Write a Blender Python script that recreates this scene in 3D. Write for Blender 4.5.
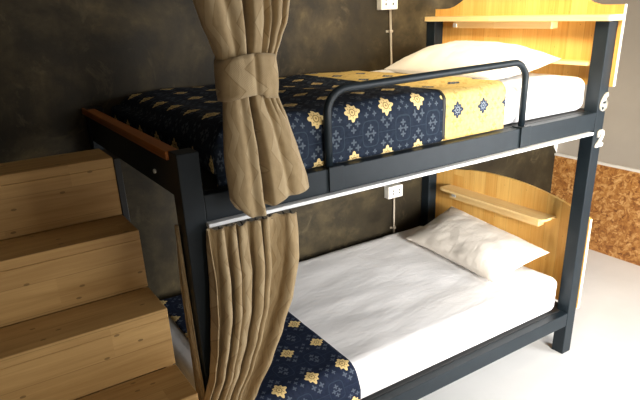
import bpy, bmesh, math, random
from mathutils import Vector, Matrix, noise
random.seed(7)
S = bpy.context.scene
for o in list(bpy.data.objects): bpy.data.objects.remove(o)
C = S.collection
PI = math.pi

# ------------------------------------------------------------------ camera
cd = bpy.data.cameras.new('camera'); cam = bpy.data.objects.new('camera', cd); C.objects.link(cam)
rt = Vector((0.83533, -0.548503, -0.037001)); up = Vector((0.23429, 0.294303, 0.92655)); fw = Vector((0.497325, 0.782643, -0.374349))
m = Matrix((rt, up, -fw)).transposed().to_4x4(); m.translation = Vector((-0.50929, -1.51897, 1.79020))
cam.matrix_world = m
cd.sensor_width = 36; cd.lens = 572.9 * 36 / 640
cd.shift_x = 1 / 640; cd.shift_y = 38.28 / 640
cd.clip_start = .05
S.camera = cam

# ------------------------------------------------------------------ light and exposure
w = bpy.data.worlds.new('world'); S.world = w; w.use_nodes = True
bgn = w.node_tree.nodes['Background']; bgn.inputs[0].default_value = (.80, .86, 1, 1); bgn.inputs[1].default_value = .09

def area(name, loc, target, sx, sy, power, col, spread=180):
    l = bpy.data.lights.new(name, 'AREA'); l.shape = 'RECTANGLE'; l.size = sx; l.size_y = sy
    l.energy = power; l.color = col; l.spread = math.radians(spread)
    o = bpy.data.objects.new(name, l); C.objects.link(o); o.location = loc
    o.rotation_euler = (Vector(target) - Vector(loc)).to_track_quat('-Z', 'Y').to_euler()
    return o
area('window_daylight', (3.30, -1.75, 1.25), (.9, -.35, .75), 2.0, 2.0, 165, (.96, .98, 1.0))
area('front_window_daylight', (.9, -3.6, 1.35), (1.95, .4, .62), 1.3, 1.6, 48, (1.0, .96, .90), 50)
area('stair_fill_light', (-.9, -3.6, 1.2), (-.3, .6, .9), 1.0, 1.4, 10, (1.0, .78, .50))  # added warm fill from front left to lift the stairs; no doorway there
area('warm_room_lamp', (.9, -.5, 2.75), (2.0, .6, 1.55), .5, .5, 15, (1.0, .82, .56), 70)
S.view_settings.view_transform = 'Standard'; S.view_settings.look = 'None'
S.view_settings.gamma = 1; S.view_settings.use_curve_mapping = False
S.view_settings.exposure = 0.1

# ------------------------------------------------------------------ node helpers
class V:                                     # a small arithmetic wrapper over Math nodes
    def __init__(s, nt, sock): s.nt, s.k = nt, sock
    def op(s, o, *a):
        n = s.nt.nodes.new('ShaderNodeMath'); n.operation = o
        for i, v in enumerate((s,) + a):
            if isinstance(v, V): s.nt.links.new(v.k, n.inputs[i])
            else: n.inputs[i].default_value = v
        return V(s.nt, n.outputs[0])
    def __add__(s, b): return s.op('ADD', b)
    __radd__ = __add__
    def __sub__(s, b): return s.op('SUBTRACT', b)
    def __rsub__(s, b): return (s * -1) + b
    def __mul__(s, b): return s.op('MULTIPLY', b)
    __rmul__ = __mul__
    def __truediv__(s, b): return s.op('DIVIDE', b)
    def lt(s, b): return s.op('LESS_THAN', b)
    def gt(s, b): return s.op('GREATER_THAN', b)
    def abs(s): return s.op('ABSOLUTE')
    def cos(s): return s.op('COSINE')
    def sin(s): return s.op('SINE')
    def atan2(s, b): return s.op('ARCTAN2', b)
    def sqrt(s): return s.op('SQRT')
    def max(s, b): return s.op('MAXIMUM', b)
    def min(s, b): return s.op('MINIMUM', b)
    def rep(s, p): return (s + 100 * p).op('MODULO', p) - p / 2      # centred cell coordinate
    def floor(s): return s.op('FLOOR')

def mat(name, rough=.6, col=(.5, .5, .5), spec=.5, metal=0):
    mt = bpy.data.materials.new(name); mt.use_nodes = True
    b = mt.node_tree.nodes['Principled BSDF']
    b.inputs['Base Color'].default_value = (*col, 1); b.inputs['Roughness'].default_value = rough
    b.inputs['Specular IOR Level'].default_value = spec; b.inputs['Metallic'].default_value = metal
    return mt, mt.node_tree, b
def tex(nt, coord='Object', scale=(1, 1, 1), loc=(0, 0, 0)):
    t = nt.nodes.new('ShaderNodeTexCoord'); mp = nt.nodes.new('ShaderNodeMapping')
    mp.inputs['Scale'].default_value = scale; mp.inputs['Location'].default_value = loc
    nt.links.new(t.outputs[coord], mp.inputs[0]); return mp.outputs[0]
def noise_n(nt, vec, scale, detail=5, rough=.55, dist=0):
    n = nt.nodes.new('ShaderNodeTexNoise'); nt.links.new(vec, n.inputs['Vector'])
    n.inputs['Scale'].default_value = scale; n.inputs['Detail'].default_value = detail
    n.inputs['Roughness'].default_value = rough; n.inputs['Distortion'].default_value = dist
    return V(nt, n.outputs[0])
def ramp(nt, v, stops):
    r = nt.nodes.new('ShaderNodeValToRGB'); nt.links.new(v.k, r.inputs[0])
    e = r.color_ramp.elements
    while len(e) < len(stops): e.new(.5)
    for i, (p, c) in enumerate(stops): e[i].position = p; e[i].color = (*c, 1)
    return r.outputs[0]
def mix(nt, f, a, b, mode='MIX'):
    n = nt.nodes.new('ShaderNodeMix'); n.data_type = 'RGBA'; n.blend_type = mode
    if isinstance(f, V): nt.links.new(f.k, n.inputs[0])
    else: n.inputs[0].default_value = f
    for i, v in ((6, a), (7, b)):
        if isinstance(v, tuple): n.inputs[i].default_value = (*v, 1)
        else: nt.links.new(v, n.inputs[i])
    return n.outputs[2]
def bump(nt, b, v, strength=.3, dist=.01):
    n = nt.nodes.new('ShaderNodeBump'); n.inputs['Strength'].default_value = strength
    n.inputs['Distance'].default_value = dist; nt.links.new(v.k, n.inputs['Height'])
    nt.links.new(n.outputs[0], b.inputs['Normal'])
def base(nt, b, c): nt.links.new(c, b.inputs['Base Color'])
def sep(nt, vec):
    n = nt.nodes.new('ShaderNodeSeparateXYZ'); nt.links.new(vec, n.inputs[0])
    return [V(nt, n.outputs[i]) for i in range(3)]
def comb(nt, x, y, z):
    n = nt.nodes.new('ShaderNodeCombineXYZ')
    for i, v in enumerate((x, y, z)):
        if isinstance(v, V): nt.links.new(v.k, n.inputs[i])
        else: n.inputs[i].default_value = v
    return n.outputs[0]

# ------------------------------------------------------------------ materials
def m_concrete():
    mt, nt, b = mat('polished_bare_concrete', .6, spec=.22)
    v = tex(nt)
    a = noise_n(nt, v, 1.6, 8, .62, .6); c = noise_n(nt, v, 6, 8, .65, .3); f = noise_n(nt, v, 40, 4)
    s = noise_n(nt, tex(nt, scale=(3.2, 1, 2.2), loc=(3, 0, 1)), 1.9, 7, .7, 1.2)
    col = ramp(nt, a * .65 + c * .35, [(.36, (.012, .009, .005)), (.48, (.026, .020, .010)), (.56, (.056, .042, .020)), (.69, (.15, .112, .052))])
    col = mix(nt, (s - .58).max(0).min(.14) * 3.2, col, (.15, .115, .06))
    base(nt, b, col)
    r = (c * .35 + .38); nt.links.new(r.k, b.inputs['Roughness'])
    bump(nt, b, c * .7 + f * .3, .25, .01)
    return mt
def m_plain(name, col, rough, amt=.12, scale=8, bmp=.05, spec=.4):
    mt, nt, b = mat(name, rough, spec=spec)
    n = noise_n(nt, tex(nt), scale, 5)
    lo = tuple(x * (1 - amt) for x in col); hi = tuple(min(1, x * (1 + amt)) for x in col)
    base(nt, b, ramp(nt, n, [(.3, lo), (.7, hi)])); bump(nt, b, n, bmp, .005); return mt
def m_wood(name, light, dark, grain_axis, stave, length, rough=.5, knots=.5, tint=.25):
    """glued staves: grain_axis 'x' or 'z'; stave = board width, length = finger-joint length"""
    mt, nt, b = mat(name, rough, spec=.35)
    x, y, z = sep(nt, tex(nt))
    g, t = (x, z + y) if grain_axis == 'x' else ((z, y + x) if grain_axis == 'z' else (y, x + z))
    row = (t / stave).floor()
    gs = g + row * 1.37 * length
    cell = (gs / length).floor()
    wn = nt.nodes.new('ShaderNodeTexWhiteNoise'); nt.links.new(comb(nt, row, cell, 0.5), wn.inputs['Vector'])
    tone = V(nt, wn.outputs[0])
    gr = noise_n(nt, comb(nt, g * 2.2, t * 46 , row * 3.1 + cell * 7), 1.0, 5, .6, .9)
    fine = noise_n(nt, comb(nt, g * 9, t * 260, 0), 1.0, 2)
    blot = noise_n(nt, comb(nt, g * 2.0, t * 4, 2), 1.3, 4)
    f = gr * .55 + tone * tint + fine * .12 + blot * .25
    col = ramp(nt, f, [(.30, light), (.78, dark)])
    vo = nt.nodes.new('ShaderNodeTexVoronoi'); vo.voronoi_dimensions = '2D'; nt.links.new(comb(nt, g * 5.0, t * 11, 0), vo.inputs['Vector']); vo.inputs['Scale'].default_value = 1.0
    k = (V(nt, vo.outputs['Distance']))  .lt(.030 * knots + .0001)
    col = mix(nt, k * .6, col, tuple(q * .28 for q in dark))
    e = ((t / stave + 100).op('FRACT') - .5).abs().gt(.488)
    col = mix(nt, e * .35, col, tuple(q * .45 for q in dark))
    base(nt, b, col); bump(nt, b, gr, .12, .003)
    return mt
def m_osb():
    mt, nt, b = mat('strand_board', .55)
    v = tex(nt, scale=(1, 1, 1))
    d = noise_n(nt, v, 9, 3)
    x, y, z = sep(nt, v)
    vo = nt.nodes.new('ShaderNodeTexVoronoi'); vo.inputs['Scale'].default_value = 1
    nt.links.new(comb(nt, x * 40 + d * 9, y * 34 + d * 9, z * 48 - d * 9), vo.inputs['Vector'])
    n = noise_n(nt, v, 14, 6, .7, 1.5)
    c = V(nt, sep(nt, vo.outputs['Color'])[0].k)
    col = ramp(nt, c * .28 + n * .9, [(.34, (.13, .040, .008)), (.50, (.32, .125, .028)), (.63, (.46, .215, .055)), (.80, (.66, .40, .16))])
    base(nt, b, col); bump(nt, b, n, .3, .004); return mt
def m_metal():
    mt, nt, b = mat('painted_steel', .42, spec=.30)
    n = noise_n(nt, tex(nt), 14, 4)
    base(nt, b, ramp(nt, n, [(.3, (.0055, .010, .014)), (.7, (.009, .015, .020))])); bump(nt, b, n, .05, .002); return mt
def m_white_cloth(name, col, fold=.35):
    mt, nt, b = mat(name, .85, spec=.15)
    v = tex(nt); n = noise_n(nt, v, 5, 6, .55, .8); n2 = noise_n(nt, tex(nt, scale=(1, 2.6, 1)), 9, 4, .5, 1.4)
    lo = tuple(q * .95 for q in col)
    base(nt, b, ramp(nt, n, [(.3, lo), (.7, col)])); bump(nt, b, n * .5 + n2 * .5, fold, .03)
    b.inputs['Sheen Weight'].default_value = .1
    return mt
def m_ethnic(name, ground, ground2, star, star_in, floret, line, ox, oy, px=.145, py=.175):
    """navy cloth: rows of eight-pointed stars with clusters of small crosses and a wandering line"""
    mt, nt, b = mat(name, .78, spec=.2)
    u, v, _ = sep(nt, tex(nt, 'UV'))
    u = u - ox; v = v - oy
    cu, cv = (u + px / 2).rep(px), (v + py / 2).rep(py)
    def star_mask(a, c, R, n, depth):
        r = (a * a + c * c).sqrt(); th = c.atan2(a)
        return r, r.lt(((th * n).cos() * depth + 1) * R)
    r, big = star_mask(cu, cv, .0245, 8, .24)
    r4, tips = star_mask(cu, cv, .020, 4, .62)
    big = ((cu.abs() + cv.abs()).lt(.0295)).max(cu.abs().max(cv.abs()).lt(.0200)).max(tips)
    ring = r.lt(.0125) * r.gt(.0085); dot = r.lt(.0040)
    petals = (cv.atan2(cu) * 8).cos().gt(.72) * r.gt(.0145) * r.lt(.019)
    # florets: small crosses, three under and over every star, four in a diamond between the stars
    hu, hv = u.rep(px), (v + py / 2).rep(py)
    fl = None
    def cross(a, c, s=.0082):
        _, mk = star_mask(a, c, s, 4, .42); return mk
    pts_star = [(-.0175, .042), (.0175, .042), (0, .062), (-.0175, -.042), (.0175, -.042), (0, -.062)]
    pts_mid = [(-.012, 0), (.012, 0), (0, .021), (0, -.021)]
    mu, mv = u.rep(px), v.rep(py)
    for (a, c) in pts_star[:6]:
        if c > 0: k = cross((cu.abs() - abs(a)), cv - c)
        else: continue
        k = cross(cu.abs() - abs(a), cv.abs() - c)
        fl = k if fl is None else fl.max(k)
    for (a, c) in pts_mid:
        k = cross(mu.abs() - abs(a), mv.abs() - abs(c)); fl = fl.max(k)
        
    for (a, c) in ((.0, .0), (.017, .018)):
        k = cross(hu.abs() - abs(a), hv.abs() - abs(c), .0062); fl = fl.max(k)
    # line that steps round the diamonds
    rb = ((mu * mu * mu * mu + mv * mv * mv * mv * .35).sqrt()).sqrt()
    ln = ((rb - .034).abs()).lt(.0015)
    ln = ln.max((mv.abs()).lt(.0013) * mu.abs().gt(.034))
    n = noise_n(nt, tex(nt, 'UV'), 60, 3)
    col = ramp(nt, n, [(.35, ground), (.65, ground2)])
    col = mix(nt, ln * .32, col, line)
    col = mix(nt, fl * .8, col, floret)
    col = mix(nt, big, col, star)
    col = mix(nt, ring.max(dot).max(petals) * .8, col, star_in)
    base(nt, b, col)
    big2 = noise_n(nt, tex(nt), 7, 5, .5, .6)
    bump(nt, b, big2 * .6 + n * .15, .30, .02)
    return mt
def m_curtain():
    mt, nt, b = mat('woven_khaki_curtain_cloth', .75, spec=.25)
    u, v, _ = sep(nt, tex(nt, 'UV'))
    zz = (v.rep(.11).abs() * .9)                       # zig-zag offset
    p = (u + zz).rep(.12)
    band = (p.abs()).lt(.024); edge = ((p.abs() - .026).abs()).lt(.0024)
    weave = (u * 1400).sin() * (v * 1400).sin()
    n = noise_n(nt, tex(nt, 'UV', scale=(1, 1, 1)), 30, 4)
    col = ramp(nt, n, [(.3, (.30, .215, .11)), (.7, (.38, .275, .145))])
    col = mix(nt, band * .42, col, (.50, .39, .235))
    col = mix(nt, edge * .45, col, (.22, .15, .07))
    base(nt, b, col)
    n2 = noise_n(nt, tex(nt, 'Object', scale=(1, 1, .35)), 22, 5, .5, .5)
    bump(nt, b, n2 * .8 + weave * .04 + band * .05, .45, .012)
    b.inputs['Sheen Weight'].default_value = .2
    return mt
M = dict(
    concrete=m_concrete(),
    grey_paint=m_plain('grey_wall_paint', (.36, .33, .29), .7, .06, 3),
    floor=m_plain('pale_polished_cement', (.76, .76, .75), .32, .05, 2.5, .02),
    ceiling=m_plain('ceiling_paint', (.30, .27, .23), .8),
    osb=m_osb(), metal=m_metal(),
    step=m_wood('finger_jointed_step_wood', (.56, .35, .135), (.27, .14, .040), 'x', .095, .8, .5, 1.3, .16),
    pine=m_wood('varnished_pine', (.90, .60, .19), (.66, .32, .065), 'z', .085, 1.9, .38, .55, .22),
    shelf=m_wood('varnished_pine_shelf', (.92, .72, .38), (.78, .52, .20), 'y', .2, 1.9, .38, .3, .2),
    cap=m_wood('reddish_cap_wood', (.46, .165, .035), (.26, .075, .016), 'y', .2, 2.0, .38, 0, .1),
    sheet=m_white_cloth('white_sheet', (.84, .83, .83), .13),
    pillow=m_white_cloth('white_pillowcase', (.77, .73, .66), .25),
    pillow2=m_white_cloth('cream_pillowcase', (.80, .74, .66), .22),
    white=mat('white_plastic', .4, (.68, .66, .60))[0],
    track=mat('white_aluminium_track', .35, (.78, .80, .82), .6)[0],
    trim=mat('white_trim_paint', .5, (.72, .70, .66))[0],
    band=mat('pale_edge_band', .5, (.80, .74, .60))[0],
    dark=mat('dark_recess', .5, (.012, .012, .012))[0],
    black=mat('black_painted_board', .45, (.012, .013, .014))[0],
    pipe=mat('grey_conduit', .4, (.30, .26, .20), .5)[0],
    curtain=m_curtain(),
    navy_low=m_ethnic('navy_star_cloth', (.006, .011, .028), (.010, .017, .040), (.72, .54, .24), (.20, .12, .04), (.085, .105, .14), (.04, .065, .10), .61, .268, .145, .19),
    navy_up=m_ethnic('navy_star_cloth_upper', (.006, .011, .024), (.011, .019, .036), (.72, .55, .25), (.20, .12, .04), (.085, .105, .13), (.045, .07, .09), .637, .160, .145, .165),
    gold=m_ethnic('gold_star_cloth', (.56, .40, .135), (.66, .49, .185), (.020, .032, .065), (.24, .28, .33), (.40, .27, .075), (.50, .35, .11), 1.126, .108, .142, .21),
)

# ------------------------------------------------------------------ mesh helpers
def add_box(bm, x0, x1, y0, y1, z0, z1, bev=0.0):
    t = bmesh.new(); bmesh.ops.create_cube(t, size=1)
    for v in t.verts: v.co = Vector(((x0 + x1) / 2 + v.co.x * (x1 - x0), (y0 + y1) / 2 + v.co.y * (y1 - y0), (z0 + z1) / 2 + v.co.z * (z1 - z0)))
    if bev: bmesh.ops.bevel(t, geom=list(t.edges), offset=bev, segments=2, profile=.5, affect='EDGES')
    me = bpy.data.meshes.new('t'); t.to_mesh(me); bm.from_mesh(me); bpy.data.meshes.remove(me); t.free()
def prism(bm, pts, x0, x1):
    """closed outline pts (y,z) pulled from x0 to x1"""
    a = [bm.verts.new((x0, y, z)) for y, z in pts]; b = [bm.verts.new((x1, y, z)) for y, z in pts]
    n = len(pts)
    bm.faces.new(a); bm.faces.new(b[::-1])
    for i in range(n): bm.faces.new((a[i], b[i], b[(i + 1) % n], a[(i + 1) % n]))
    bmesh.ops.recalc_face_normals(bm, faces=list(bm.faces))
def tube(bm, pts, r, seg=14):
    pts = [Vector(p) for p in pts]; rings = []
    nrm = None
    for i, p in enumerate(pts):
        d = (pts[min(i + 1, len(pts) - 1)] - pts[max(i - 1, 0)]).normalized()
        if nrm is None: nrm = d.orthogonal().normalized()
        nrm = (nrm - d * nrm.dot(d)).normalized(); bn = d.cross(nrm)
        rings.append([bm.verts.new(p + (nrm * math.cos(2 * PI * k / seg) + bn * math.sin(2 * PI * k / seg)) * r) for k in range(seg)])
    for a, b in zip(rings, rings[1:]):
        for k in range(seg): bm.faces.new((a[k], a[(k + 1) % seg], b[(k + 1) % seg], b[k]))
    bm.faces.new(rings[0][::-1]); bm.faces.new(rings[-1])
def obj(name, bm, mt, parent=None, smooth=False, label=None, kind=None):
    bmesh.ops.recalc_face_normals(bm, faces=list(bm.faces)) if not kind == 'noflip' else None
    me = bpy.data.meshes.new(name); bm.to_mesh(me); bm.free()
    o = bpy.data.objects.new(name, me); C.objects.link(o); me.materials.append(mt)
    if smooth: me.polygons.foreach_set('use_smooth', [True] * len(me.polygons))
    if parent:
        o.parent = parent; o.matrix_parent_inverse = Matrix.Translation(parent_world(parent)).inverted()
    if label: o['label'] = label
    return o
def parent_world(p):
    t = Vector(p.location)
    return t if p.type == 'EMPTY' else Vector((0, 0, 0))
def bobj(name, box, mt, parent=None, bev=.002, label=None):
    bm = bmesh.new(); add_box(bm, *box, bev); return obj(name, bm, mt, parent, label=label)
def thing(name, label, cat, loc=(0, 0, 0), group=None):
    o = bpy.data.objects.new(name, None); C.objects.link(o); o.location = loc; o.empty_display_size = .1
    o['label'] = label; o['category'] = cat
    if group: o['group'] = group
    return o
def tag(o, label, cat, group=None):
    o['label'] = label; o['category'] = cat
    if group: o['group'] = group
    return o
def struct(name, box, mt):
    o = bobj(name, box, mt, bev=0); o['kind'] = 'structure'; return o

# ------------------------------------------------------------------ the room
W, RX = 1.137, 3.385
struct('floor', (-2.3, RX + .1, -4.2, W + .1, -.1, 0), M['floor'])
struct('wall_back', (-2.3, RX, W, W + .12, 0, 2.9), M['concrete'])
struct('wall_right', (RX, RX + .12, -4.2, W + .12, 0, 2.9), M['grey_paint'])
struct('wall_left', (-2.42, -2.3, -4.2, W + .12, 0, 2.9), M['concrete'])
struct('ceiling', (-2.42, RX + .12, -4.2, W + .12, 2.9, 3.0), M['ceiling'])
struct('trim_1', (RX - .014, RX, -4.2, W, 0.0, .660), M['osb'])          # strand board dado
struct('trim_2', (RX - .022, RX, -4.2, W, .660, .676), M['trim'])        # its white top strip

bm = bmesh.new()                                                          # ragged white plaster left at the wall corner
pts = [(RX - .001, .676), (RX - .001, 2.9)]; z = 2.9
while z > .70:
    pts.append((RX - .030 - .022 * random.random(), z)); z -= .035
a_ = [bm.verts.new((x, W - .004, z)) for x, z in pts]; b_ = [bm.verts.new((x, W - .0002, z)) for x, z in pts]
bm.faces.new(a_); bm.faces.new(b_[::-1])
for i in range(len(pts)): j = (i + 1) % len(pts); bm.faces.new((a_[i], a_[j], b_[j], b_[i]))
o = obj('trim_3', bm, M['trim']); o['kind'] = 'structure'

# ------------------------------------------------------------------ staircase at the foot of the bed
st = thing('staircase', 'pale finger-jointed wooden stairs climbing beside the foot of the bunk bed', 'stairs', (-.7, 0, 0))
ys = [.305, .131, -.043, -.217, -.391, -.565, -.739]
zs = [1.379, 1.190, 1.000, .810, .615, .415, .215]
X0, X1 = -1.35, -.1
for i, (y, z) in enumerate(zip(ys, zs)):
    yb = .472 if i == 0 else ys[i - 1]
    zb = zs[i + 1] if i + 1 < len(zs) else 0
    bobj('tread', (X0, X1, y, yb, z - .030, z), M['step'], st, .0025)
    bobj('riser', (X0, X1, y + .001, y + .023, zb + .0005, z - .0305), M['step'], st, .0012)
bm = bmesh.new()
pts = [(.472, 0), (.472, 1.347)]
for i, (y, z) in enumerate(zip(ys, zs)):
    zb = zs[i + 1] - .031 if i + 1 < len(zs) else 0
    pts += [(y + .024, z - .032), (y + .024, zb)]
prism(bm, pts, X1 - .022, X1 - .002)
obj('side_panel', bm, M['step'], st)
bobj('back_panel', (X0, X1 - .023, .452, .472, 0, 1.348), M['step'], st)
bobj('end_board', (X1 + .001, X1 + .021, .303, .474, 1.155, 1.374), M['black'], st, label='black board closing the end of the top step')

# ------------------------------------------------------------------ bunk bed
L, A = 2.05, .067
bed = thing('bunk_bed', 'dark steel bunk bed with pine headboards and a curved guard rail', 'bunk bed', (1.0, .56, 0))
def post(x0, y0, h, cap=None):
    bm = bmesh.new(); add_box(bm, x0, x0 + A, y0, y0 + A, 0, h, .003); return obj('post', bm, M['metal'], bed)
post(L - A, 0, 1.688); post(L - A, W - A - .004, 1.688)
post(0, 0, 1.426); post(0, W - A - .004, 1.426)
YB = W - .004
def rail(name, *b): return bobj(name, b, M['metal'], bed, .003)
for z0, z1 in ((.175, .251), (1.213, 1.2955)):
    rail('side_rail', A, L - A, .0015, .045, z0, z1)
    rail('side_rail', A, L - A, YB - .062, YB - .032, z0, z1)
rail('end_rail', .0, .045, A, YB - A, .175, .251); rail('end_rail', L - .045, L, A, YB - A, .175, .251)
rail('end_rail', .002, .045, A, YB - A, 1.292, 1.398)
rail('end_rail', L - .045, L, A, YB - A, 1.213, 1.2955)
for z in (.2335, 1.2780):
    bobj('bed_base', (.048, L - .048, .047, YB - .064, z, z + .018), M['black'], bed, label='black bed base board')
bobj('cap_rail', (-.008, .034, A, YB - .002, 1.399, 1.425), M['cap'], bed, .003, label='reddish varnished wooden cap rail over the foot end')
# mitred end of the wooden cap is part of the rail; welded seams on posts
# headboards --------------------------------------------------------
def crown(zc, zm, n=30, y0=-.01, wave=True):
    pts = []
    for i in range(n + 1):
        y = YB + .002 - (YB + .002 - y0) * i / n; t = i / n
        if wave:
            e = min(t, 1 - t) / .5
            if e < .16: z = zc
            else:
                q = min(1, (e - .16) / .5); z = zc + (zm - zc) * (q * q * (3 - 2 * q))
        else:
            z = zc + (zm - zc) * (1 - abs(2 * t - 1) ** 2.2)
        pts.append((y, z))
    return pts
def headboard(zb, zc, zm, wave, lab, y0):
    bm = bmesh.new(); top = crown(zc, zm, y0=y0, wave=wave)
    prism(bm, [(y0, zb)] + [(YB + .002, zb)] + top, L + .001, L + .017)
    return obj('headboard', bm, M['pine'], bed, label=lab)
hu = headboard(1.405, 1.752, 1.86, True, 'upper pine headboard with a wavy crest and full-width shelf', -.016)
hl = headboard(.262, .762, .862, False, 'lower pine headboard with an arched top', -.004)
def rounded_shelf(x0, x1, y0, y1, z0, z1, r, name, par):
    bm = bmesh.new(); pts = []
    for cx, cy, a0 in ((x0 + r, y0 + r, PI), ):
        pts += [(cx + r * math.cos(a0 + k * PI / 16), cy + r * math.sin(a0 + k * PI / 16)) for k in range(9)]
    pts += [(x1, y0), (x1, y1)]
    cx, cy = x0 + r, y1 - r
    pts += [(cx + r * math.cos(PI / 2 + k * PI / 16), cy + r * math.sin(PI / 2 + k * PI / 16)) for k in range(9)]
    a = [bm.verts.new((x, y, z0)) for x, y in pts]; b = [bm.verts.new((x, y, z1)) for x, y in pts]
    bm.faces.new(a[::-1]); bm.faces.new(b)
    for i in range(len(pts)): j = (i + 1) % len(pts); bm.faces.new((a[i], a[j], b[j], b[i]))
    return obj(name, bm, M['shelf'], par)
rounded_shelf(1.955, L + .0005, -.018, YB + .002, 1.6885, 1.713, .02, 'shelf', hu)
bobj('batten', (1.998, L + .0005, .30, .935, 1.652, 1.688), M['shelf'], hu)
bobj('switch', (1.990, 1.998, .905, .930, 1.657, 1.677), M['white'], hu, .001, label='small white switch')
rounded_shelf(1.985, L + .0005, .075, YB - A - .002, 1.497, 1.512, .012, 'ledge', hu)
rounded_shelf(1.945, L + .0005, .185, .945, .714, .727, .03, 'shelf', hl)
bobj('batten', (2.000, L + .0005, .25, .900, .660, .7135), M['shelf'], hl)
bobj('switch', (1.992, 2.000, .845, .875, .676, .696), M['white'], hl, .001, label='small white switch')
for par, y0, z0, z1 in ((hu, -.016, 1.406, 1.752), (hl, -.004, .263, .761)):
    bobj('edge_band', (L + .001, L + .0165, y0 - .003, y0 - .0002, z0, z1), M['band'], par, 0, 'pale edge band')
# guard rail --------------------------------------------------------
pts = []; xa, xb, zt, zb, r, y = .520, 1.487, 1.545, 1.262, .075, .052 - .03
y = .022
pts += [(xa, y, zb), (xa, y, zt - r)]
pts += [(xa + r - r * math.cos(k * PI / 20), y, zt - r + r * math.sin(k * PI / 20)) for k in range(1, 10)]
pts += [(xa + r, y, zt), (xb - r, y, zt + .012)]
pts += [(xb - r + r * math.sin(k * PI / 20), y, zt + .012 - r + r * math.cos(k * PI / 20)) for k in range(1, 10)]
pts += [(xb, y, zt - r), (xb, y, zb)]
bm = bmesh.new(); tube(bm, pts, .0135)
gr = obj('guard_rail', bm, M['metal'], bed, True)
for x0 in (.503, 1.457):
    bm = bmesh.new()
    add_box(bm, x0, x0 + .058, -.0065, .001, 1.218, 1.3005, .001); add_box(bm, x0, x0 + .058, -.006, .045, 1.2962, 1.3010, .001)
    obj('bracket', bm, M['metal'], gr)
# curtain track under the upper rail -------------------------------------
bobj('curtain_track', (.064, 1.952, -.020, .010, 1.2005, 1.2125), M['track'], bed, .002, label='white aluminium curtain track under the upper side rail')
# numbers ------------------------------------------------------------
def number(ch, cx, cz, size, lab):
    cu = bpy.data.curves.new('n', 'FONT'); cu.body = ch; cu.size = size; cu.extrude = .004; cu.offset = .0028
    cu.align_x = 'CENTER'; cu.align_y = 'CENTER'; cu.bevel_depth = .0012; cu.shear = .12
    o = bpy.data.objects.new('n', cu); C.objects.link(o)
    dg = bpy.context.evaluated_depsgraph_get(); me = bpy.data.meshes.new_from_object(o.evaluated_get(dg))
    bpy.data.objects.remove(o)
    bm = bmesh.new(); bm.from_mesh(me)
    for v in bm.verts: v.co = Vector((cx + v.co.x * .96, -.0055 - v.co.z, cz + v.co.y))
    n = obj('number', bm, M['white'], bed, label=lab); n.data.materials.clear(); n.data.materials.append(M['white'])
number('6', 2.018, 1.336, .105, 'white raised numeral 6 on the head post')
number('2', 2.026, 1.168, .105, 'white raised numeral 2 on the head post')
bm = bmesh.new(); tube(bm, [(-.004, .22, 1.335), (.004, .22, 1.335)], .007, 10)
obj('bolt', bm, M['track'], bed, label='bright bolt head in the foot rail')

# ------------------------------------------------------------------ mattresses
def soft_block(x0, x1, y0, y1, z0, z1, r, amp, seed, nx=90, ny=60):
    """rounded block with a fine rumpled surface"""
    bm = bmesh.new(); t = bmesh.new(); bmesh.ops.create_cube(t, size=1)
    bmesh.ops.subdivide_edges(t, edges=list(t.edges), cuts=40, use_grid_fill=True)
    hx, hy, hz = (x1 - x0) / 2, (y1 - y0) / 2, (z1 - z0) / 2; c = Vector(((x0 + x1) / 2, (y0 + y1) / 2, (z0 + z1) / 2))
    for v in t.verts:
        p = Vector((v.co.x * 2, v.co.y * 2, v.co.z * 2))
        # push rows of vertices towards the edges so the rounding is crisp
        q = Vector([math.copysign(1 - (1 - abs(a)) ** 1.35, a) for a in p])
        w = Vector((q.x * hx, q.y * hy, q.z * hz))
        inner = Vector((max(-hx + r, min(hx - r, w.x)), max(-hy + r, min(hy - r, w.y)), max(-hz + r, min(hz - r, w.z))))
        dlt = w - inner
        nrm = dlt.normalized() if dlt.length > 1e-6 else Vector((0, 0, 1))
        w = inner + nrm * min(r, dlt.length) if dlt.length > r else w
        p3 = w + c
        if w.z > -hz * .7:
            f = noise.fractal(Vector((p3.x * 4 + seed, p3.y * 7, p3.z * 5)), .9, 2.1, 4)
            g = abs(noise.noise(Vector((p3.x * 7 + p3.y * 5 + seed, p3.y * 9 - p3.x * 3, p3.z * 6))))
            w += nrm * (f * amp + (.12 - min(.12, g)) * amp * 3)
        v.co = w + c
    me = bpy.data.meshes.new('t'); t.to_mesh(me); bm.from_mesh(me); bpy.data.meshes.remove(me); t.free()
    return bm
o = obj('mattress', soft_block(.062, 1.955, .047, 1.088, .2525, .450, .045, .0050, 3), M['sheet'], smooth=True)
tag(o, 'lower bunk mattress in a smooth white fitted sheet', 'mattress')
o = obj('mattress', soft_block(.165, 1.983, .055, 1.088, 1.2975, 1.452, .045, .003, 11), M['sheet'], smooth=True)
tag(o, 'upper bunk mattress in a white sheet behind the guard rail', 'mattress')

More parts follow.
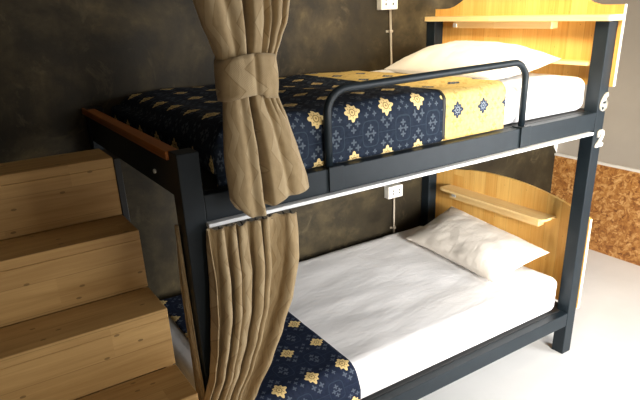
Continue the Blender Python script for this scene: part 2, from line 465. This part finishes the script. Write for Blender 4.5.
# ------------------------------------------------------------------ cloth draped across a mattress
def profile(a0, a1, z_start, z_end, top, r, step=.012):
    """path across the bed: list of (pos, drop, length) ; None start means no hanging side"""
    pts = []
    if z_start is not None:
        z = z_start
        while z < top - r: pts.append((a0, z)); z += step
        for k in range(7): t = k / 6 * PI / 2; pts.append((a0 + r - r * math.cos(t), top - r + r * math.sin(t)))
    else: pts.append((a0, top))
    n = int((a1 - a0) / step)
    xs_ = [a0 + (r if z_start is not None else 0) + (a1 - a0 - (r if z_start is not None else 0) - (r if z_end is not None else 0)) * (k + 1) / n for k in range(n)]
    pts += [(x, top) for x in xs_]
    if z_end is not None:
        for k in range(1, 7): t = k / 6 * PI / 2; pts.append((a1 - r + r * math.sin(t), top - r + r * math.cos(t)))
        z = top - r
        while z > z_end: z -= step; pts.append((a1, z))
    out = []; s = 0
    for i, p in enumerate(pts):
        if i: s += math.dist(p, pts[i - 1])
        out.append((p[0], top - p[1], s))
    return out
def drape(name, px_, py_, top, mt, parent=None, amp=.004, seed=0, skew=None, label=None, vshift=0, thick=.005, lift=None):
    bm = bmesh.new(); uvl = bm.loops.layers.uv.new('uv'); grid = []
    info = {}
    for (x, dx, sx) in px_:
        row = []
        for (y, dy, sy) in py_:
            xx = x + (skew(x, y, dy) if skew else 0)
            z = top - max(dx, dy)
            f = noise.fractal(Vector((x * 5 + seed, y * 5, z * 5)), .8, 2.1, 4)
            g = noise.noise(Vector((x * 16 + seed, y * 6, 2)))
            nz = amp * (f + .35 * g) ; ny = 0
            if dy > .05: ny = -amp * .8 * (f + .5) if y < .5 else 0
            if lift: nz += lift(x, y)
            hang = max(dx, dy) > .05
            v = bm.verts.new((xx - (abs(nz) if dx > .05 else 0), y + ny, z + (0 if hang else nz + amp * .5)))
            info[v] = (x, sy + vshift); row.append(v)
        grid.append(row)
    # u must be along-bed length (metres) measured so that stars stay square on the foot drop
    s0 = px_[-1][2]; x_end = px_[-1][0]
    for i, row in enumerate(grid):
        for v in row: info[v] = (x_end - (s0 - px_[i][2]), info[v][1])
    for a, b in zip(grid, grid[1:]):
        for k in range(len(a) - 1):
            f = bm.faces.new((a[k], b[k], b[k + 1], a[k + 1]))
            for lp in f.loops: lp[uvl].uv = info[lp.vert]
    me = bpy.data.meshes.new(name); bm.normal_update(); bm.to_mesh(me); bm.free()
    o = bpy.data.objects.new(name, me); C.objects.link(o); me.materials.append(mt)
    me.polygons.foreach_set('use_smooth', [True] * len(me.polygons))
    md = o.modifiers.new('thickness', 'SOLIDIFY'); md.thickness = thick; md.offset = 1
    if parent: o.parent = parent; o.matrix_parent_inverse = Matrix.Translation(parent_world(parent)).inverted()
    if label: o['label'] = label
    return o
# lower runner
py_ = profile(.043, 1.093, .262, .32, .458, .045)
px_ = profile(.17, .645, None, None, .458, .04)
o = drape('bed_runner', px_, py_, .458, M['navy_low'], amp=.003, seed=5, vshift=-.135, skew=lambda x, y, d: -.015 * (1 - y) - .005 + .22 * min(d, .12))
tag(o, 'narrow navy bed runner with gold stars across the lower white mattress', 'bed runner')
# upper coverlet: navy panel and gold band
cov = thing('coverlet', 'navy patterned coverlet with a gold end band on the upper mattress', 'coverlet', (.7, .55, 1.48))
TOP = 1.478
py_ = profile(.046, 1.096, 1.300, 1.33, TOP, .040)
px_ = profile(.135, 1.056, 1.34, None, TOP, .085)
sk = lambda x, y, d: .0
puff = lambda x, y: -.018 * max(0, y - .1) + .004 * math.sin(x * 9 + y * 4)
drape('navy_panel', px_, py_, TOP, M['navy_up'], cov, amp=.006, seed=2, vshift=0, lift=puff, thick=.006)
px_ = profile(1.0575, 1.398, None, None, TOP, .04)
drape('gold_band', px_, py_, TOP, M['gold'], cov, amp=.004, seed=9, label='gold band with navy stars', thick=.006, vshift=0, lift=puff)
px_ = profile(1.050, 1.064, None, None, TOP, .04, .012)
drape('hem', px_, [(y - (.004 if d > .02 and y < .5 else 0), d, s) for y, d, s in py_], TOP + .006, M['black'], cov, amp=.002, seed=9, label='dark hem between the navy and gold cloth', thick=.004, lift=puff)

# ------------------------------------------------------------------ pillows
def pillow(corners, h, floor_z, mt, label, seed):
    """corners: foot-far, foot-near, head-near, head-far seam corners of the pillow"""
    FF, FN, HN, HF = [Vector(c) for c in corners]
    nrm = (HN - FF).cross(HF - FN).normalized()
    if nrm.z < 0: nrm = -nrm
    mid = (FF + FN + HN + HF) / 4
    bm = bmesh.new(); n = 44; top = []; bot = []
    def co(u, v, s):
        a, b = (u + 1) / 2, (v + 1) / 2
        uu = u * (1 - .055 * (1 - v * v)); vv = v * (1 - .045 * (1 - u * u))
        a, b = (uu + 1) / 2, (vv + 1) / 2
        p = (FN * (1 - b) + FF * b) * (1 - a) + (HN * (1 - b) + HF * b) * a
        e = (1 - abs(u) ** 2.6) * (1 - abs(v) ** 3.2)
        hh = h / 2 * max(0, e) ** .60
        f = noise.fractal(Vector((u * 2 + seed, v * 3, s)), .9, 2.1, 4)
        cr = abs(noise.noise(Vector((u * 2.2 + seed * 2, v * 3.6 + u * 1.5, s * 3))))
        cr2 = abs(noise.noise(Vector((u * 6 + v * 3 + seed, v * 2.0, s * 5))))
        near = 1 - min(1, hh / h * 2.2)
        k = s * hh + s * min(1, hh / h * 3) * (f * .006 - max(0, .12 - cr) * .03 - max(0, .10 - cr2) * .09 * near)
        p = p + nrm * k
        p.z = max(p.z, floor_z + .0015)
        return p - mid
    for i in range(n + 1):
        u = -math.cos(PI * i / n); rt_, rb_ = [], []
        for j in range(n + 1):
            v = -math.cos(PI * j / n); edge = i in (0, n) or j in (0, n)
            a = bm.verts.new(co(u, v, 1)); rt_.append(a); rb_.append(a if edge else bm.verts.new(co(u, v, -.75)))
        top.append(rt_); bot.append(rb_)
    for i in range(n):
        for j in range(n):
            bm.faces.new((top[i][j], top[i + 1][j], top[i + 1][j + 1], top[i][j + 1]))
            bm.faces.new((bot[i][j], bot[i][j + 1], bot[i + 1][j + 1], bot[i + 1][j]))
    o = obj('pillow', bm, mt, smooth=True); o.location = mid
    return tag(o, label, 'pillow')
pillow([(1.450, .875, 1.480), (1.440, .165, 1.485), (1.915, .165, 1.530), (1.945, .89, 1.540)], .185, 1.462, M['pillow'], 'plump white pillow lying on the upper mattress by its headboard', 4)
pillow([(1.645, .900, .478), (1.600, .185, .474), (1.985, .150, .548), (1.995, .872, .613)], .150, .457, M['pillow2'], 'cream pillow propped on the lower mattress against the arched headboard', 8)

# ------------------------------------------------------------------ sockets and conduit on the concrete wall
def socket(x0, x1, z0, z1, label, holes, name='socket_box'):
    t = thing(name, label, 'socket', ((x0 + x1) / 2, W, z0), 'wall boxes on the conduit')
    bobj('housing', (x0, x1, W - .045, W - .0005, z0, z1), M['white'], t, .004)
    cx, cz = (x0 + x1) / 2, (z0 + z1) / 2
    bobj('face_plate', (x0 + .006, x1 - .006, W - .049, W - .0455, z0 + .006, z1 - .006), M['white'], t, .001)
    for hx, hz in holes: bobj('pin_hole', (cx + hx - .004, cx + hx + .004, W - .0505, W - .0492, cz + hz - .006, cz + hz + .006), M['dark'], t, 0, 'dark pin hole')
socket(1.611, 1.725, 1.762, 1.842, 'white socket box on the conduit above the upper pillow', [(.02, .012), (.02, -.012), (-.03, .012), (-.03, -.012)])
socket(1.672, 1.787, .668, .745, 'white socket box on the bare wall under the upper bunk', [(.025, .01), (.025, -.008), (-.025, .01), (-.025, -.008)])
cp = thing('conduit', 'thin grey electrical conduit pipe running down the concrete wall', 'pipe', (1.70, W, .3))
bm = bmesh.new(); tube(bm, [(1.697, W - .014, 1.761), (1.716, W - .014, 1.30), (1.735, W - .014, .7455)], .0065, 10)
obj('pipe', bm, M['pipe'], cp, True)
bm = bmesh.new(); tube(bm, [(1.742, W - .014, .6675), (1.745, W - .014, .30)], .0065, 10)
obj('pipe', bm, M['pipe'], cp, True)
for x, z in ((1.70, 1.648), (1.743, .455)):
    bm = bmesh.new(); add_box(bm, x - .022, x + .022, W - .006, W - .0005, z - .006, z + .006, .001); add_box(bm, x - .011, x + .011, W - .0255, W - .004, z - .006, z + .006, .002)
    obj('clamp', bm, M['pipe'], cp)
bm = bmesh.new(); tube(bm, [(1.697, W - .014, 1.8425), (1.697, W - .014, 2.895)], .0065, 10)
obj('pipe', bm, M['pipe'], cp, True)

# ------------------------------------------------------------------ curtains
def lerp_table(tab, z):
    tab = sorted(tab, key=lambda r: -r[0])
    if z >= tab[0][0]: return tab[0][1:]
    if z <= tab[-1][0]: return tab[-1][1:]
    for a, b in zip(tab, tab[1:]):
        if b[0] <= z <= a[0]:
            t = (a[0] - z) / (a[0] - b[0]); t = t * t * (3 - 2 * t) * .4 + t * .6
            return tuple(a[i] + (b[i] - a[i]) * t for i in range(1, len(a)))
def bundle(tab, grooves, zs_fn, nz, cloth_w, seed, n=220, back_flat=.6, bottom=None):
    """hanging closed bundle of cloth: tab rows (z, left, right, ycentre, halfdepth, foldgain)"""
    bm = bmesh.new(); uvl = bm.loops.layers.uv.new('uv'); rows = []; info = {}
    for iz in range(nz + 1):
        tz = iz / nz; row = []
        for k in range(n):
            th = 2 * PI * k / n
            sx = math.cos(th); sy = math.sin(th)
            s = .5 + .5 * sx                                 # 0 left .. 1 right
            ztop, zbot = zs_fn(s)
            z = ztop + (zbot - ztop) * tz
            l, r, yc, hd, g = lerp_table(tab, z)
            x = l + (r - l) * s
            ex = abs(sy) ** .62 * (1 if sy > 0 else -1)
            y = yc + hd * ex * (back_flat if sy > 0 else 1)
            if sy < 0:
                for (c0, c1, wd, dp0, dp1) in grooves:
                    dp = dp0 if z > 1.62 else dp0 + (dp1 - dp0) * min(1, (1.62 - z) / .12)
                    c = c0 + (c1 - c0) * tz
                    y += hd * g * dp * math.exp(-((s - c) / wd) ** 2)
                y += hd * g * .03 * math.sin(s * 17 + tz * 2 + seed)
            else:
                y -= hd * g * .25 * (.5 + .5 * math.sin(s * 26 + seed))
            nv = noise.fractal(Vector((x * 9 + seed, y * 9, z * 3.2)), .9, 2.1, 4)
            y += .006 * nv; x += .004 * noise.noise(Vector((y * 14, z * 6, seed)))
            v = bm.verts.new((x, y, z)); row.append(v); info[v] = (cloth_w * k / n, z)
        rows.append(row)
    for a, b in zip(rows, rows[1:]):
        for k in range(n):
            j = (k + 1) % n
            f = bm.faces.new((a[k], b[k], b[j], a[j]))
            for lp in f.loops:
                uv = info[lp.vert]; uu = uv[0]
                if j == 0 and lp.vert in (a[0], b[0]): uu = cloth_w
                lp[uvl].uv = (uu, uv[1])
    return bm
def fabric_obj(name, bm, mt, parent=None, label=None, thick=.003):
    me = bpy.data.meshes.new(name); bm.normal_update(); bm.to_mesh(me); bm.free()
    o = bpy.data.objects.new(name, me); C.objects.link(o); me.materials.append(mt)
    me.polygons.foreach_set('use_smooth', [True] * len(me.polygons))
    if thick:
        md = o.modifiers.new('thickness', 'SOLIDIFY'); md.thickness = thick; md.offset = 0
    if parent: o.parent = parent; o.matrix_parent_inverse = Matrix.Translation(parent_world(parent)).inverted()
    if label: o['label'] = label
    return o
uc = thing('curtain', 'khaki zigzag curtain of the upper bunk, hanging gathered in a tieback', 'curtain', (.25, -.075, 1.22), 'khaki bunk curtains')
Yc = -.085
tab = [  # z, left, right, y, halfdepth, fold
    (2.88, .00, .50, Yc, .05, 1.0), (2.3, .02, .44, Yc, .055, 1.0), (1.82, .062, .330, Yc, .060, 1.0), (1.765, .078, .320, Yc, .058, .9),
    (1.715, .098, .296, Yc, .055, .75), (1.672, .112, .276, Yc, .050, .6), (1.62, .116, .270, Yc, .047, .5), (1.57, .116, .274, Yc, .050, .8),
    (1.50, .110, .300, Yc, .056, 1.0), (1.41, .104, .328, Yc, .060, 1.0), (1.32, .106, .356, Yc, .062, 1.0), (1.22, .112, .374, Yc, .064, 1.0)]
def zs_up(s):
    # ragged bottom: two lobes, the left one lower
    if s < .36: zb = 1.246 + .055 * max(0, (.16 - s) / .16) ** 1.5
    elif s < .40: zb = 1.246 + .024 * (s - .36) / .04
    else: zb = 1.270 + .028 * (s - .4) / .6 + .004 * math.sin((s - .44) * 9)
    return 2.88, zb
bm = bundle(tab, [(.60, .37, .030, 1.35, 1.35), (.74, .66, .045, .6, .16), (.88, .90, .022, .9, .0), (.69, .80, .02, .4, .0), (.30, .22, .05, .25, .1)], zs_up, 110, 1.1, 1.0)
fabric_obj('cloth', bm, M['curtain'], uc)
# tieback band
def band():
    bm = bmesh.new(); uvl = bm.loops.layers.uv.new('uv'); rows = []; n = 96; H = 8; info = {}
    for i in range(H + 1):
        row = []
        for k in range(n):
            th = 2 * PI * k / n; sx, sy = math.cos(th), math.sin(th); s = .5 + .5 * sx
            zt_ = 1.672 + .012 * (1 - (2 * s - 1) ** 2) + .004 * s; zb_ = 1.568 + .016 * math.sin(PI * s) * (1 if s < .65 else .55) - .006 * s
            z = zt_ + (zb_ - zt_) * i / H
            l, r = .112, .270; bul = .004 * math.sin(PI * i / H)
            x = l + (r - l) * s + (bul if s > .5 else -bul) * abs(sx)
            e = abs(sy) ** .6 * (1 if sy > 0 else -1)
            y = Yc + .0575 * e * (.75 if sy > 0 else 1.0) + .010 * math.exp(-((s - .52) / .05) ** 2) * (1 if sy < 0 else 0) - bul * (1 if sy < 0 else 0)
            y += .003 * noise.noise(Vector((s * 8, z * 20, 1)))
            v = bm.verts.new((x, y, z)); row.append(v); info[v] = (.4 * k / n, z)
        rows.append(row)
    for a, b in zip(rows, rows[1:]):
        for k in range(n):
            j = (k + 1) % n; f = bm.faces.new((a[k], b[k], b[j], a[j]))
            for lp in f.loops: lp[uvl].uv = info[lp.vert]
    return bm
fabric_obj('tieback', band(), M['curtain'], uc, 'cloth tieback band', .005)

lc = thing('curtain', 'khaki pleated curtain of the lower bunk, under the white track, drawn to the post', 'curtain', (.1, -.045, .3), 'khaki bunk curtains')
def sheet_curtain(tab, folds, z1fn, nz, seed, cloth_w, n=320):
    """an open pleated sheet; folds = list of (position s, amplitude in m, width)"""
    bm = bmesh.new(); uvl = bm.loops.layers.uv.new('uv'); rows = []; info = {}
    for iz in range(nz + 1):
        tz = iz / nz; row = []
        for k in range(n + 1):
            s = k / n; z = z1fn(s) * (1 - tz) + tab[-1][0] * tz
            l, r, yc, amp, g = lerp_table(tab, z)
            x = l + (r - l) * s
            y = yc
            ph = folds(s)
            y += -amp * math.cos(ph)
            x += g * (r - l) / 60 * math.sin(2 * ph)
            y += .005 * noise.fractal(Vector((s * 9 + seed, z * 3, 0)), .9, 2.1, 4)
            x += .004 * noise.noise(Vector((s * 5, z * 5, seed)))
            v = bm.verts.new((x, y, z)); row.append(v); info[v] = (cloth_w * s, z)
        rows.append(row)
    for a, b in zip(rows, rows[1:]):
        for k in range(n):
            f = bm.faces.new((a[k], b[k], b[k + 1], a[k + 1]))
            for lp in f.loops: lp[uvl].uv = info[lp.vert]
    return bm
tab = [  # z, left, right, y, amplitude, overlap
    (1.20, .050, .348, -.032, .011, .5), (1.15, .047, .344, -.036, .016, .9), (1.05, .044, .330, -.046, .026, 1.2), (.93, .034, .296, -.056, .030, 1.3),
    (.83, .020, .252, -.060, .030, 1.2), (.73, .004, .205, -.060, .026, 1.0), (.62, -.030, .150, -.052, .020, .8), (.52, -.045, .10, -.045, .012, .6),
    (.44, -.03, .14, -.048, .016, .8), (.30, -.05, .20, -.052, .022, .9), (.12, -.06, .23, -.052, .024, 1.0)]
def fold_ph(s):
    q = s + .020 * math.sin(s * 19 + 1) + .012 * math.sin(s * 41)
    return 2 * PI * (7.6 * q if q < .70 else 7.6 * .70 + (q - .70) * 2.6)
bm = sheet_curtain(tab, fold_ph, lambda s: 1.1985 - .006 * s + .003 * math.sin(s * 50), 90, 3, 1.1)
fabric_obj('cloth', bm, M['curtain'], lc)
# the edge of the cloth that passes behind the post
tab2 = [(1.21, .046, .062, .006, .002, .5), (1.0, .042, .084, .008, .004, .5), (.8, .030, .082, .009, .004, .5), (.66, .010, .070, .010, .004, .5), (.57, -.02, .05, .014, .004, .5), (.5, -.03, .05, .018, .005, .5), (.3, -.02, .08, .018, .006, .5), (.12, -.02, .09, .018, .006, .5)]
bm = sheet_curtain(tab2, lambda s: 2 * PI * 1.5 * s, lambda s: 1.205, 40, 7, .25, 40)
for v in bm.verts: v.co = Vector((-v.co.y, v.co.x, v.co.z))              # it lies against the outer side of the post
fabric_obj('rear_edge', bm, M['curtain'], lc, 'edge of the cloth wrapped round the side of the foot post')
def tie_low():
    bm = bmesh.new(); rows = []
    for i in range(5):
        z = .555 - i * .017; row = []
        for k in range(64):
            th = 2 * PI * k / 64; ce, se = math.cos(th), math.sin(th)
            x = .030 + .088 * abs(ce) ** .6 * (1 if ce > 0 else -1); y = .012 + .098 * abs(se) ** .6 * (1 if se > 0 else -1)
            row.append(bm.verts.new((x, y, z + .01 * math.sin(th))))
        rows.append(row)
    for a, b in zip(rows, rows[1:]):
        for k in range(64): bm.faces.new((a[k], b[k], b[(k + 1) % 64], a[(k + 1) % 64]))
    return bm
bm = tie_low(); uvl = bm.loops.layers.uv.new('uv')
fabric_obj('tieback', bm, M['curtain'], lc, 'cloth tieback band round the post', .004)
bm = bmesh.new()
for k in range(12):
    x = .075 + k * .0245; tube(bm, [(x, -.006, 1.2015), (x, -.006, 1.190), (x, -.022, 1.184)], .0025, 6)
obj('hooks', bm, M['dark'], lc, label='dark hooks hanging from the track')
